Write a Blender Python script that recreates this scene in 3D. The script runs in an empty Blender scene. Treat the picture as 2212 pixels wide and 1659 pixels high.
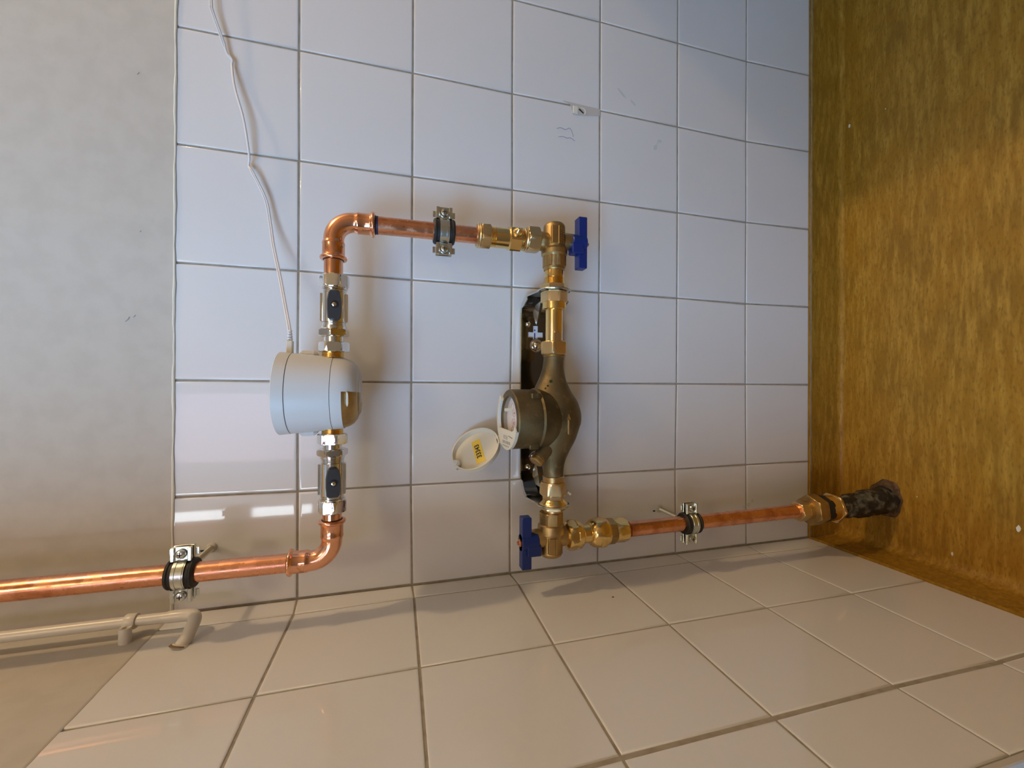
import bpy, math, random
from mathutils import Vector, Matrix
PI = math.pi
C = bpy.context.scene.collection
scene = bpy.context.scene

# ---------------- camera ----------------
cam_data = bpy.data.cameras.new('camera'); cam = bpy.data.objects.new('camera', cam_data); C.objects.link(cam)
cam_data.sensor_width = 36.0; cam_data.sensor_fit = 'HORIZONTAL'; cam_data.lens = 36.0*910.41/2212
cam_data.clip_start = 0.01
RX = Vector((0.0044478, -0.2693346, -0.9630364)); RY = Vector((-0.9999867, 0.0013265, -0.0049894)); RZ = Vector((0.0026213, 0.9630458, -0.2693251))
m = Matrix.Identity(4)
for i in range(3):
    m[i][0] = RX[i]; m[i][1] = -RY[i]; m[i][2] = -RZ[i]
m.translation = Vector((0.2935, -0.6336, 0.7763))
cam.matrix_world = m
scene.camera = cam

# ---------------- light ----------------
world = bpy.data.worlds.new('world'); scene.world = world; world.use_nodes = True
bgn = world.node_tree.nodes['Background']; bgn.inputs[0].default_value = (0.55, 0.65, 0.8, 1); bgn.inputs[1].default_value = 0.1
scene.view_settings.view_transform = 'Standard'; scene.view_settings.look = 'None'
scene.view_settings.gamma = 1.0; scene.view_settings.use_curve_mapping = False
scene.view_settings.exposure = 0.0
WINDOW_EMIT = 19.0
WINDOW_COL = (0.28, 0.59, 1.0)
FROST_EMIT = 2.6
FROST_COL = (0.92, 0.74, 1.0)
def point_light(name, loc, power, col, size):
    l = bpy.data.lights.new(name, 'POINT'); l.energy = power; l.color = col; l.shadow_soft_size = size
    o = bpy.data.objects.new(name, l); o.location = loc; C.objects.link(o); return o
point_light('lamp_light', (2.10, -0.38, 2.20), 54.0, (1.0, 0.69, 0.38), 0.05)
point_light('fill_light', (0.55, -1.3, 2.0), 11.5, (1.0, 0.86, 0.55), 0.12)  # unseen warm fill added behind the camera
# ---------------- materials ----------------
def mat(name, col, rough=0.5, metal=0.0, spec=0.5, coat=0.0, bump=None, vary=None, emit=None, rvary=None):
    """bump=(scale, strength, dist); vary=(scale, colour2, lo, hi, stretch)"""
    mt = bpy.data.materials.new(name); mt.use_nodes = True
    nt = mt.node_tree; b = nt.nodes['Principled BSDF']
    b.inputs['Base Color'].default_value = (*col, 1); b.inputs['Roughness'].default_value = rough
    b.inputs['Metallic'].default_value = metal; b.inputs['Specular IOR Level'].default_value = spec
    b.inputs['Coat Weight'].default_value = coat; b.inputs['Coat Roughness'].default_value = 0.04
    geo = nt.nodes.new('ShaderNodeNewGeometry')
    def noise(scale, stretch=(1, 1, 1), detail=4):
        mp = nt.nodes.new('ShaderNodeMapping'); mp.inputs['Scale'].default_value = stretch
        nt.links.new(geo.outputs['Position'], mp.inputs['Vector'])
        n = nt.nodes.new('ShaderNodeTexNoise'); n.inputs['Scale'].default_value = scale; n.inputs['Detail'].default_value = detail
        nt.links.new(mp.outputs['Vector'], n.inputs['Vector']); return n
    if vary:
        layers = vary if isinstance(vary, list) else [vary]
        prev = None
        for (sc, c2, lo, hi, st) in layers:
            n = noise(sc, st)
            r = nt.nodes.new('ShaderNodeValToRGB')
            r.color_ramp.elements[0].position = lo; r.color_ramp.elements[1].position = hi
            r.color_ramp.elements[0].color = (0, 0, 0, 1); r.color_ramp.elements[1].color = (1, 1, 1, 1)
            nt.links.new(n.outputs['Fac'], r.inputs['Fac'])
            mx = nt.nodes.new('ShaderNodeMix'); mx.data_type = 'RGBA'
            nt.links.new(r.outputs['Color'], mx.inputs['Factor'])
            mx.inputs['A'].default_value = (*col, 1); mx.inputs['B'].default_value = (*c2, 1)
            if prev: nt.links.new(prev.outputs['Result'], mx.inputs['A'])
            prev = mx
        nt.links.new(prev.outputs['Result'], b.inputs['Base Color'])
    if rvary:
        n = noise(rvary[0], rvary[3] if len(rvary) > 3 else (1, 1, 1)); mr = nt.nodes.new('ShaderNodeMapRange')
        mr.inputs['From Min'].default_value = 0.35; mr.inputs['From Max'].default_value = 0.65
        mr.inputs['To Min'].default_value = rvary[1]; mr.inputs['To Max'].default_value = rvary[2]
        nt.links.new(n.outputs['Fac'], mr.inputs['Value']); nt.links.new(mr.outputs['Result'], b.inputs['Roughness'])
    if bump:
        n = noise(bump[0]); bp = nt.nodes.new('ShaderNodeBump')
        bp.inputs['Strength'].default_value = bump[1]; bp.inputs['Distance'].default_value = bump[2]
        nt.links.new(n.outputs['Fac'], bp.inputs['Height']); nt.links.new(bp.outputs['Normal'], b.inputs['Normal'])
    if emit:
        b.inputs['Emission Color'].default_value = (*emit[0], 1); b.inputs['Emission Strength'].default_value = emit[1]
    return mt
M = {}
M['tile'] = mat('glazed_tile', (0.705, 0.71, 0.715), 0.3, spec=0.4, coat=0.75, bump=(9, 0.10, 0.0008),
                vary=(10, (0.69, 0.693, 0.695), 0.25, 0.75, (1, 1, 1)))
M['grout'] = mat('grey_grout', (0.36, 0.32, 0.26), 0.9, vary=(60, (0.27, 0.23, 0.18), 0.45, 0.7, (1, 1, 1)), bump=(600, 0.4, 0.0004))
M['plaster'] = mat('painted_plaster', (0.52, 0.49, 0.435), 0.7, bump=(28, 0.35, 0.002), vary=(40, (0.49, 0.46, 0.405), 0.42, 0.62, (1, 1, 1)))
M['caulk'] = mat('paint_bead', (0.74, 0.72, 0.62), 0.6, bump=(90, 0.5, 0.001))
M['lino'] = mat('brown_linoleum', (0.32, 0.160, 0.014), 0.42, spec=0.28, rvary=(55, 0.28, 0.52, (0.35, 1, 1)),
                vary=[(14, (0.25, 0.13, 0.014), 0.42, 0.66, (0.6, 1, 1)), (130, (0.43, 0.245, 0.035), 0.42, 0.70, (0.17, 1.1, 1)),
                      (340, (0.21, 0.105, 0.011), 0.50, 0.78, (0.3, 1, 1))], bump=(230, 0.7, 0.0010))
M['room'] = mat('room_paint', (0.36, 0.34, 0.31), 0.8)
M['copper'] = mat('copper', (0.83, 0.40, 0.24), 0.2, 1.0, rvary=(70, 0.14, 0.36), vary=[(38, (0.62, 0.25, 0.13), 0.50, 0.68, (1, 1, 1)), (300, (0.36, 0.13, 0.06), 0.66, 0.78, (1, 1, .6))], bump=(200, 0.08, 0.0003))
M['copper_bright'] = mat('bright_copper', (0.92, 0.47, 0.29), 0.15, 1.0, rvary=(60, 0.1, 0.22), vary=(45, (0.72, 0.31, 0.17), 0.55, 0.75, (1, 1, 1)))
M['brass'] = mat('polished_brass', (0.86, 0.62, 0.26), 0.16, 1.0, rvary=(50, 0.1, 0.24))
M['brass_satin'] = mat('satin_brass', (0.70, 0.52, 0.27), 0.33, 1.0, bump=(350, 0.12, 0.0003))
M['brass_cast'] = mat('cast_brass', (0.50, 0.35, 0.15), 0.42, 1.0, bump=(600, 0.45, 0.0003), vary=(60, (0.36, 0.25, 0.12), 0.45, 0.7, (1, 1, 1)))
M['bronze'] = mat('aged_bronze', (0.185, 0.135, 0.062), 0.5, 0.8, bump=(650, 0.6, 0.0004), vary=[(25, (0.10, 0.075, 0.034), 0.42, 0.66, (1, 1, 1)), (70, (0.27, 0.19, 0.09), 0.6, 0.75, (1, 1, 1))])
M['verdigris'] = mat('green_patina', (0.035, 0.042, 0.012), 0.95, spec=0.1)
M['chrome'] = mat('chrome', (0.78, 0.77, 0.75), 0.07, 1.0)
M['zinc'] = mat('zinc_plated_steel', (0.62, 0.65, 0.62), 0.24, 1.0, bump=(200, 0.1, 0.0003))
M['steel'] = mat('steel_dark_reflection', (0.19, 0.18, 0.17), 0.12, 1.0)  # base darkened to stand in for the dark surroundings it mirrors
M['rubber'] = mat('black_rubber', (0.012, 0.011, 0.010), 0.55)
M['black'] = mat('black_plastic', (0.035, 0.035, 0.038), 0.45)
M['marker'] = mat('blue_marker', (0.01, 0.02, 0.22), 0.6)
M['navy'] = mat('dark_navy_marker', (0.012, 0.011, 0.05), 0.5)
M['dark'] = mat('dark_hole', (0.02, 0.016, 0.012), 0.9)
M['blue'] = mat('blue_plastic', (0.004, 0.022, 0.16), 0.35, spec=0.5)
M['white'] = mat('white_plastic', (0.62, 0.63, 0.62), 0.38, bump=(900, 0.08, 0.0002))
M['seam'] = mat('grey_seam', (0.16, 0.16, 0.16), 0.8)
M['cable'] = mat('white_cable', (0.72, 0.70, 0.70), 0.35)
M['cream'] = mat('cream_plastic', (0.66, 0.62, 0.50), 0.45)
M['yellow'] = mat('yellow_label', (0.85, 0.58, 0.06), 0.5)
M['ink'] = mat('black_ink', (0.03, 0.025, 0.02), 0.6)
M['greyink'] = mat('grey_print', (0.30, 0.27, 0.22), 0.6)
M['red'] = mat('red_print', (0.55, 0.06, 0.07), 0.5)
M['dial'] = mat('dial_face', (0.72, 0.64, 0.60), 0.4, vary=(200, (0.6, 0.52, 0.46), 0.5, 0.7, (1, 1, 1)))
M['glass'] = mat('clear_glass', (1, 1, 1), 0.02); M['glass'].node_tree.nodes['Principled BSDF'].inputs['Alpha'].default_value = 0.12
M['gloss_paint'] = mat('cream_gloss_paint', (0.66, 0.625, 0.54), 0.28, bump=(60, 0.3, 0.001))
M['tar'] = mat('black_wrap', (0.018, 0.016, 0.014), 0.5, bump=(120, 1.0, 0.003), vary=(70, (0.16, 0.155, 0.12), 0.52, 0.68, (1, 1, 1)))
M['dirt'] = mat('brown_grime', (0.07, 0.04, 0.02), 0.9, bump=(300, .6, .001), vary=(120, (0.16, 0.09, 0.04), .45, .65, (1, 1, 1)))
M['rust'] = mat('rusty_stain', (0.20, 0.13, 0.075), 0.9)
M['filler'] = mat('white_filler', (0.52, 0.49, 0.45), 0.85, bump=(400, .5, .0006))
M['paintfleck'] = mat('white_paint_fleck', (0.7, 0.68, 0.6), 0.6)
M['pencil'] = mat('pencil_line', (0.30, 0.32, 0.36), 0.7)
M['smudge'] = mat('grey_smudge', (0.56, 0.585, 0.58), 0.4)
M['frosted_pane'] = mat('frosted_daylight', (0.5, 0.5, 0.5), 0.5, emit=(FROST_COL, FROST_EMIT))
M['glint_pane'] = mat('window_glint_strip', (0.5, 0.6, 0.7), 0.5, emit=((0.82, 0.92, 1.0), 17.0))  # extra-bright white strip, tuned for its reflection in the tiles
M['sky_pane'] = mat('window_daylight', (0.5, 0.6, 0.7), 0.5, emit=(WINDOW_COL, WINDOW_EMIT))

# ---------------- mesh helpers ----------------
class MB:
    def __init__(s): s.v = []; s.f = []
    def add(s, verts, faces):
        o = len(s.v); s.v += [Vector(p) for p in verts]; s.f += [[i+o for i in f] for f in faces]; return s
    def box(s, lo, hi, bev=0.0):
        lo = Vector(lo); hi = Vector(hi)
        if bev <= 0:
            vs = [(x, y, z) for x in (lo.x, hi.x) for y in (lo.y, hi.y) for z in (lo.z, hi.z)]
            return s.add(vs, [(0, 1, 3, 2), (4, 6, 7, 5), (0, 4, 5, 1), (2, 3, 7, 6), (0, 2, 6, 4), (1, 5, 7, 3)])
        # chamfered box: 24 verts
        vs = []; idx = {}
        for sx in (0, 1):
            for sy in (0, 1):
                for sz in (0, 1):
                    c = Vector((hi.x if sx else lo.x, hi.y if sy else lo.y, hi.z if sz else lo.z))
                    d = Vector((-1 if sx else 1, -1 if sy else 1, -1 if sz else 1))*bev
                    for a in range(3):
                        p = c.copy()
                        for b in range(3):
                            if b != a: p[b] += d[b]
                        idx[(sx, sy, sz, a)] = len(vs); vs.append(p)
        F = []
        for a in range(3):
            b, c = [(1, 2), (0, 2), (0, 1)][a]
            for sa in (0, 1):
                q = []
                for (u, w) in ((0, 0), (0, 1), (1, 1), (1, 0)):
                    k = [0, 0, 0]; k[a] = sa; k[b] = u; k[c] = w; q.append(idx[(*k, a)])
                F.append(q)
        for a in range(3):      # edges along axis a
            b, c = [(1, 2), (0, 2), (0, 1)][a]
            for u in (0, 1):
                for w in (0, 1):
                    k0 = [0, 0, 0]; k0[b] = u; k0[c] = w; k1 = list(k0); k1[a] = 1
                    F.append([idx[(*k0, b)], idx[(*k1, b)], idx[(*k1, c)], idx[(*k0, c)]])
        for sx in (0, 1):
            for sy in (0, 1):
                for sz in (0, 1):
                    F.append([idx[(sx, sy, sz, a)] for a in range(3)])
        return s.add(vs, F)
    def turn(s, o, d, prof, n=40, phase=0.0, cap0=True, cap1=True, up=(0, 0, 1)):
        """lathe: prof entries (t, r) or (t, rc, R) with R the hexagon corner radius clipped at rc"""
        o = Vector(o); d = Vector(d).normalized(); up = Vector(up)
        a = d.cross(up)
        if a.length < 1e-3: a = d.cross(Vector((0, 1, 0)))
        a.normalize(); b = d.cross(a)
        vs = []; F = []
        for e in prof:
            for k in range(n):
                th = 2*PI*k/n
                r = e[1]
                if len(e) > 2:
                    ns = e[3] if len(e) > 3 else 6
                    w = PI/ns; q = ((th - phase) % (2*w)) - w
                    r = min(r, e[2]*math.cos(w)/math.cos(q))
                vs.append(o + d*e[0] + (a*math.cos(th) + b*math.sin(th))*r)
        m_ = len(prof)
        for i in range(m_-1):
            for k in range(n):
                k2 = (k+1) % n
                F.append((i*n+k, i*n+k2, (i+1)*n+k2, (i+1)*n+k))
        if cap0: F.append(tuple(range(n))[::-1])
        if cap1: F.append(tuple((m_-1)*n+k for k in range(n)))
        return s.add(vs, F)
    def tube(s, pts, r, n=16, caps=True, closed=False):
        pts = [Vector(p) for p in pts]; N = len(pts)
        rs = r if isinstance(r, (list, tuple)) else [r]*N
        vs = []; F = []; ref = None
        for i, p in enumerate(pts):
            t = (pts[min(i+1, N-1)] - pts[max(i-1, 0)]).normalized()
            if ref is None:
                ref = t.cross(Vector((0, 0, 1)))
                if ref.length < 1e-3: ref = t.cross(Vector((0, 1, 0)))
            ref = (ref - t*ref.dot(t)).normalized(); b = t.cross(ref)
            for k in range(n):
                th = 2*PI*k/n; vs.append(p + (ref*math.cos(th) + b*math.sin(th))*rs[i])
        for i in range(N-1):
            for k in range(n):
                F.append((i*n+k, i*n+(k+1) % n, (i+1)*n+(k+1) % n, (i+1)*n+k))
        if caps: F += [tuple(range(n))[::-1], tuple((N-1)*n+k for k in range(n))]
        return s.add(vs, F)
    def prism(s, poly, d):
        """poly: list of 3D points (planar, convex or not); extruded by vector d"""
        poly = [Vector(p) for p in poly]; n = len(poly); d = Vector(d)
        vs = poly + [p+d for p in poly]
        F = [tuple(range(n))[::-1], tuple(range(n, 2*n))] + [(i, (i+1) % n, (i+1) % n+n, i+n) for i in range(n)]
        return s.add(vs, F)
def smooth_path(pts, k=6):
    P_ = [Vector(p) for p in pts]; out = []
    for i in range(len(P_)-1):
        p0 = P_[max(i-1, 0)]; p1 = P_[i]; p2 = P_[i+1]; p3 = P_[min(i+2, len(P_)-1)]
        for j in range(k):
            t = j/k
            out.append(0.5*((2*p1) + (-p0+p2)*t + (2*p0-5*p1+4*p2-p3)*t*t + (-p0+3*p1-3*p2+p3)*t**3))
    out.append(P_[-1]); return out
def root_loc(o):
    while o.parent: o = o.parent
    return o.location
def obj(name, mb, material, parent=None, smooth=True, angle=32, loc=None):
    """mesh in world coordinates -> one object, stored relative to its thing's base"""
    import bmesh
    base = root_loc(parent) if parent else Vector(loc or (0, 0, 0))
    me = bpy.data.meshes.new(name)
    me.from_pydata([tuple(p-base) for p in mb.v], [], mb.f)
    bm = bmesh.new(); bm.from_mesh(me)
    bmesh.ops.recalc_face_normals(bm, faces=bm.faces[:]); bm.to_mesh(me); bm.free()
    me.materials.append(M[material] if isinstance(material, str) else material)
    if smooth:
        me.polygons.foreach_set('use_smooth', [True]*len(me.polygons)); me.set_sharp_from_angle(angle=math.radians(angle))
    o = bpy.data.objects.new(name, me); C.objects.link(o)
    if parent: o.parent = parent
    else: o.location = base
    return o
def thing(name, label, cat, loc, group=None):
    o = bpy.data.objects.new(name, None); C.objects.link(o); o.empty_display_size = 0.02
    o.location = loc; o['label'] = label; o['category'] = cat
    if group: o['group'] = group
    return o
def tag(o, label, cat, group=None):
    o['label'] = label; o['category'] = cat
    if group: o['group'] = group
    return o
def struct(o): o['kind'] = 'structure'; return o
def hexnut(t0, t1, R, ch=0.0016, top=True, bot=True, ns=6):
    """profile of a chamfered nut"""
    ap = R*math.cos(PI/ns); p = []
    if bot: p += [(t0, ap*0.97, R, ns), (t0+ch*0.45, ap + (R-ap)*0.45, R, ns), (t0+ch, R, R, ns)]
    else: p += [(t0, R, R, ns)]
    if top: p += [(t1-ch, R, R, ns), (t1-ch*0.45, ap + (R-ap)*0.45, R, ns), (t1, ap*0.97, R, ns)]
    else: p += [(t1, R, R, ns)]
    return p
def thread(t0, t1, r, pitch=0.0018, depth=0.0008):
    n = max(2, int(round((t1-t0)/pitch))); p = []
    for i in range(n):
        a = t0 + (t1-t0)*i/n; h = (t1-t0)/n
        p += [(a, r-depth), (a+h*0.35, r), (a+h*0.6, r), (a+h*0.98, r-depth)]
    return p
random.seed(4)
D = -0.078          # distance of the pipe run in front of the wall
FZ = -0.08          # floor level (tile face starts 8 cm above it)

# ---------------- room shell ----------------
GRID_BACK=[[(0.0000,1.0470),(0.1482,1.0470),(0.2979,1.0470),(0.4483,1.0470),(0.6001,1.0470),(0.7507,1.0470),(0.8984,1.0470),(1.0484,1.0470),(1.1984,1.0470)],
[(0.0000,0.9023),(0.1466,0.9025),(0.2971,0.9036),(0.4485,0.9031),(0.5994,0.9031),(0.7509,0.9039),(0.8986,0.9039),(1.0486,0.9039),(1.1986,0.9039)],
[(0.0000,0.7493),(0.1466,0.7518),(0.2969,0.7519),(0.4470,0.7520),(0.5986,0.7519),(0.7509,0.7520),(0.8985,0.7520),(1.0485,0.7520),(1.1985,0.7520)],
[(0.0000,0.6009),(0.1458,0.6018),(0.2965,0.6013),(0.4468,0.5996),(0.5986,0.5997),(0.7492,0.6004),(0.8969,0.6004),(1.0469,0.6004),(1.1969,0.6004)],
[(0.0000,0.4501),(0.1477,0.4507),(0.2971,0.4500),(0.4477,0.4497),(0.5981,0.4490),(0.7499,0.4493),(0.8976,0.4493),(1.0476,0.4493),(1.1976,0.4493)],
[(0.0000,0.3000),(0.1474,0.3014),(0.2971,0.2991),(0.4473,0.2988),(0.5977,0.2984),(0.7485,0.2990),(0.8961,0.2990),(1.0461,0.2990),(1.1961,0.2990)],
[(0.0000,0.1477),(0.1482,0.1490),(0.2970,0.1506),(0.4459,0.1511),(0.5967,0.1506),(0.7466,0.1512),(0.8952,0.1506),(1.0452,0.1506),(1.1952,0.1506)],
[(0.0000,0.0000),(0.1475,0.0000),(0.2968,0.0000),(0.4481,0.0000),(0.5995,0.0000),(0.7509,0.0000),(0.8998,0.0000),(1.0498,0.0000),(1.1998,0.0000)]]
GRID_SIDE=[[(0.0000,1.0470),(0.0368,1.0470),(0.1872,1.0470),(0.3364,1.0470),(0.4500,1.0470)],
[(0.0000,0.9023),(0.0395,0.8986),(0.1859,0.9015),(0.3364,0.9022),(0.4500,0.9022)],
[(0.0000,0.7493),(0.0363,0.7483),(0.1856,0.7493),(0.3364,0.7506),(0.4500,0.7506)],
[(0.0000,0.6009),(0.0369,0.5977),(0.1854,0.6005),(0.3358,0.6014),(0.4500,0.6014)],
[(0.0000,0.4501),(0.0378,0.4478),(0.1854,0.4485),(0.3360,0.4505),(0.4500,0.4505)],
[(0.0000,0.3000),(0.0359,0.2989),(0.1857,0.2984),(0.3361,0.3013),(0.4500,0.3013)],
[(0.0000,0.1477),(0.0374,0.1523),(0.1869,0.1482),(0.3393,0.1515),(0.4500,0.1515)],
[(0.0000,0.0000),(0.0397,0.0000),(0.1863,0.0000),(0.3364,0.0000),(0.4500,0.0000)]]

def tile_mesh(corners, plane, name, parent, jw=0.0013, lift=0.0):
    """corners: 4 (u, v) of the joint crossings, counter-clockwise; plane maps (u, v, depth) to xyz"""
    cs = [Vector((c[0], c[1])) for c in corners]; n = 4
    def inset(d):
        out = []
        for i in range(4):
            p = cs[i]; e0 = (cs[i]-cs[i-1]).normalized(); e1 = (cs[(i+1) % 4]-cs[i]).normalized()
            n0 = Vector((-e0.y, e0.x)); n1 = Vector((-e1.y, e1.x))
            den = 1 + n0.dot(n1)
            out.append(p + (n0+n1)*(d/den))
        return out
    tl = [random.uniform(-0.00022, 0.00022) for _ in range(4)]
    mb = MB(); vs = []; F = []
    rings = [(jw, 0.0035), (jw, 0.0010), (jw+0.0004, 0.00045), (jw+0.0011, 0.00012), (jw+0.0022, 0.00002), (jw+0.0042, 0.0)]
    for (d, dep) in rings:
        for i, p in enumerate(inset(d)): vs.append(plane(p.x, p.y, dep+tl[i]-lift))
    for r in range(len(rings)-1):
        for i in range(4):
            F.append((r*4+i, r*4+(i+1) % 4, (r+1)*4+(i+1) % 4, (r+1)*4+i))
    q = (len(rings)-1)*4; F.append((q, q+1, q+2, q+3))
    mb.add(vs, F)
    return obj(name, mb, 'tile', parent, angle=60)
TOPZ = 1.0462
for g_ in (GRID_BACK, GRID_SIDE):
    g_[0] = [(p[0], 1.0500) for p in g_[0]]
for i in range(8): GRID_SIDE[i][4] = (0.4170, GRID_SIDE[i][4][1])
wall_back = struct(obj('wall_back', MB().box((-0.1, 0.0014, FZ), (2.7, 0.12, 2.4)), 'grout', smooth=False))
pl_back = lambda u, v, d: Vector((u, d, v))
for i in range(7):
    for k in range(8):
        g = GRID_BACK
        a, b, c, d_ = g[i+1][k], g[i+1][k+1], g[i][k+1], g[i][k]
        cor = [list(a), list(b), list(c), list(d_)]
        if k == 0: cor[0][0] += 0.0006; cor[3][0] += 0.0006
        tile_mesh(cor, pl_back, 'tile', wall_back)
for k in range(8, 13):
    for i in range(7):
        g = GRID_BACK; x0 = 1.199+0.15*(k-8); x1 = min(x0+0.15, 1.9)
        if x1 > x0+0.01: tile_mesh([(x0, g[i+1][8][1]), (x1, g[i+1][8][1]), (x1, g[i][8][1]), (x0, g[i][8][1])], pl_back, 'tile', wall_back)
# painted plaster above the tiles, with a soft rounded lower edge
def plaster_strip(p0, p1, outv, name, parent, z0, z1, n=60, wf_=1.0):
    mb = MB(); p0 = Vector(p0); p1 = Vector(p1); outv = Vector(outv); vs = []; F = []
    rng = random.Random(2)
    prof = [(0.0002, 0.004), (-0.0012, 0.0006), (-0.0005, -0.0010), (0.0022, -0.0018), (0.006, -0.0016), (0.012, -0.0012), (z1-z0, -0.0012)]
    for i in range(n+1):
        p = p0.lerp(p1, i/n); w = wf_*(0.0006*math.sin(i*0.9)+0.0005*math.sin(i*2.3+1)+rng.uniform(-.0003, .0003))
        for j, (dz, dep) in enumerate(prof):
            vs.append(p + outv*(-dep*(wf_*.7 if dep < 0 else 1)) + Vector((0, 0, z0 + dz + (w if j < 5 else 0))))
    m_ = len(prof)
    for i in range(n):
        for j in range(m_-1): F.append((i*m_+j, (i+1)*m_+j, (i+1)*m_+j+1, i*m_+j+1))
    mb.add(vs, F); return obj(name, mb, 'plaster', parent, angle=70)
plaster_strip((0, 0, 0), (2.6, 0, 0), (0, -1, 0), 'plaster', wall_back, TOPZ, 2.4, 200, 0.55)
obj('paint_bead', MB().tube([(0.0+0.01*i, -0.0006, TOPZ+0.0006+0.0003*math.sin(i*0.7)+0.0002*math.sin(i*1.9)) for i in range(120)],
    [0.0015+0.0003*math.sin(i*0.5)+0.0002*math.sin(i*1.7) for i in range(120)], 8), 'caulk', wall_back)
# left wall (side wall), ends where the room opens to the window side
SIDE_END = -0.417
wall_left = struct(obj('wall_left', MB().box((-0.1, SIDE_END, FZ), (-0.0014, 0.0022, 2.4)), 'grout', smooth=False))
pl_side = lambda u, v, d: Vector((-d, -u, v))
for i in range(7):
    for k in range(4):
        g = GRID_SIDE
        cor = [list(g[i+1][k]), list(g[i+1][k+1]), list(g[i][k+1]), list(g[i][k])]
        if k == 0: cor[0][0] += 0.0003; cor[3][0] += 0.0003
        if k == 2:
            cor[1][0] -= 0.0012; cor[2][0] -= 0.0012
        if k == 3:
            cor[0][0] += 0.0010; cor[3][0] += 0.0010
        tile_mesh(cor, pl_side, 'tile', wall_left, jw=0.0009 if k == 0 else 0.0013)
plaster_strip((0, 0, 0), (0, SIDE_END, 0), (1, 0, 0), 'plaster', wall_left, TOPZ, 2.4, 50, 0.35)
obj('reveal', MB().box((-0.1, SIDE_END-0.006, FZ), (0.0006, SIDE_END, 2.4), 0.001), 'plaster', wall_left)
# floor with coved skirting of the same linoleum
floor = struct(obj('floor', MB().box((-2.5, -1.75, FZ-0.05), (2.7, 0.12, FZ)), 'lino', smooth=False))
def cove(p0, p1, outv, name, n=60, seed=1, r0=0.008):
    rng = random.Random(seed); mb = MB(); p0 = Vector(p0); p1 = Vector(p1); outv = Vector(outv); vs = []; F = []; m_ = 11
    for i in range(n+1):
        t = i/n; p = p0.lerp(p1, t); r = r0 + 0.0018*math.sin(t*7+seed) + 0.0010*math.sin(t*19)
        prof = [(0.003, -0.0004), (-0.0014, -0.0006), (-0.0016, -0.004)]
        for a in range(8):
            th = PI/2*a/7
            prof.append((0.0012 + r*(1-math.cos(th)), (FZ+0.0001) + r*(1-math.sin(th))))
        for (o_, z_) in prof: vs.append(p + outv*o_ + Vector((0, 0, z_)))
    for i in range(n):
        for j in range(m_-1): F.append((i*m_+j, (i+1)*m_+j, (i+1)*m_+j+1, i*m_+j+1))
    mb.add(vs, F); return struct(obj(name, mb, 'lino', angle=80))
cb = cove((0, 0, 0), (2.6, 0, 0), (0, -1, 0), 'baseboard_back', 120, 1)
cl = cove((0, 0, 0), (0, SIDE_END, 0), (1, 0, 0), 'baseboard_left', 40, 3, 0.018)
# rest of the room, behind and beside the camera, plus an added lamp blocker
struct(obj('ceiling', MB().box((-2.5, -1.75, 2.4), (2.7, 0.12, 2.5)), 'room', smooth=False))
struct(obj('wall_right', MB().box((2.6, -1.75, FZ), (2.7, 0.0, 2.4)), 'room', smooth=False))
struct(obj('low_light_blocker', MB().box((1.10, -0.90, FZ), (1.18, 0.0, 0.63), 0.003), 'room', smooth=False))  # unseen blocker, added to keep the warm lamp off the right-hand floor
struct(obj('wall_far_left', MB().box((-2.6, -1.75, FZ), (-2.5, 0.12, 2.4)), 'room', smooth=False))
struct(obj('wall_back_left', MB().box((-2.5, 0.0, FZ), (-0.1, 0.12, 2.4)), 'room', smooth=False))
WX0, WX1, WZ0, WZ1, WY = -1.35, -0.245, 1.12, 2.1, -1.6
wf = MB().box((-2.5, WY-0.1, FZ), (2.7, WY, WZ0)).box((-2.5, WY-0.1, WZ1), (2.7, WY, 2.4)).box((-2.5, WY-0.1, WZ0), (WX0, WY, WZ1)).box((WX1, WY-0.1, WZ0), (-0.08, WY, WZ1)).box((0.26, WY-0.1, WZ0), (2.7, WY, WZ1))
win2 = struct(obj('window_2', MB().box((-0.08, WY-0.09, WZ0), (0.26, WY-0.03, WZ0+0.03)).box((-0.08, WY-0.09, WZ1-0.03), (0.26, WY-0.03, WZ1)), 'cable', smooth=False))
obj('pane', MB().box((-0.08, WY-0.075, WZ0), (0.26, WY-0.07, WZ1)), 'frosted_pane', win2, smooth=False)
struct(obj('wall_front', wf, 'room', smooth=False))
win = struct(obj('window_1', MB().box((WX0, WY-0.09, WZ0), (WX1, WY-0.03, WZ0+0.05)).box((WX0, WY-0.09, WZ1-0.05), (WX1, WY-0.03, WZ1)).box((WX0, WY-0.09, WZ0), (WX0+0.05, WY-0.03, WZ1)).box((WX1-0.04, WY-0.09, WZ0), (WX1, WY-0.03, WZ1)), 'cable', smooth=False))
obj('transom', MB().box((WX0+0.05, WY-0.085, 1.425), (WX1-0.04, WY-0.02, 1.495), 0.004), 'cable', win)
obj('pane', MB().box((WX0+0.02, WY-0.075, WZ0+0.02), (WX1-0.13, WY-0.07, WZ1-0.02)), 'sky_pane', win, smooth=False)
obj('pane', MB().box((WX1-0.13, WY-0.075, WZ0+0.02), (WX1-0.02, WY-0.07, WZ1-0.02)), 'glint_pane', win, smooth=False)  # added glowing strip that makes the white reflection on the left tiles

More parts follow.
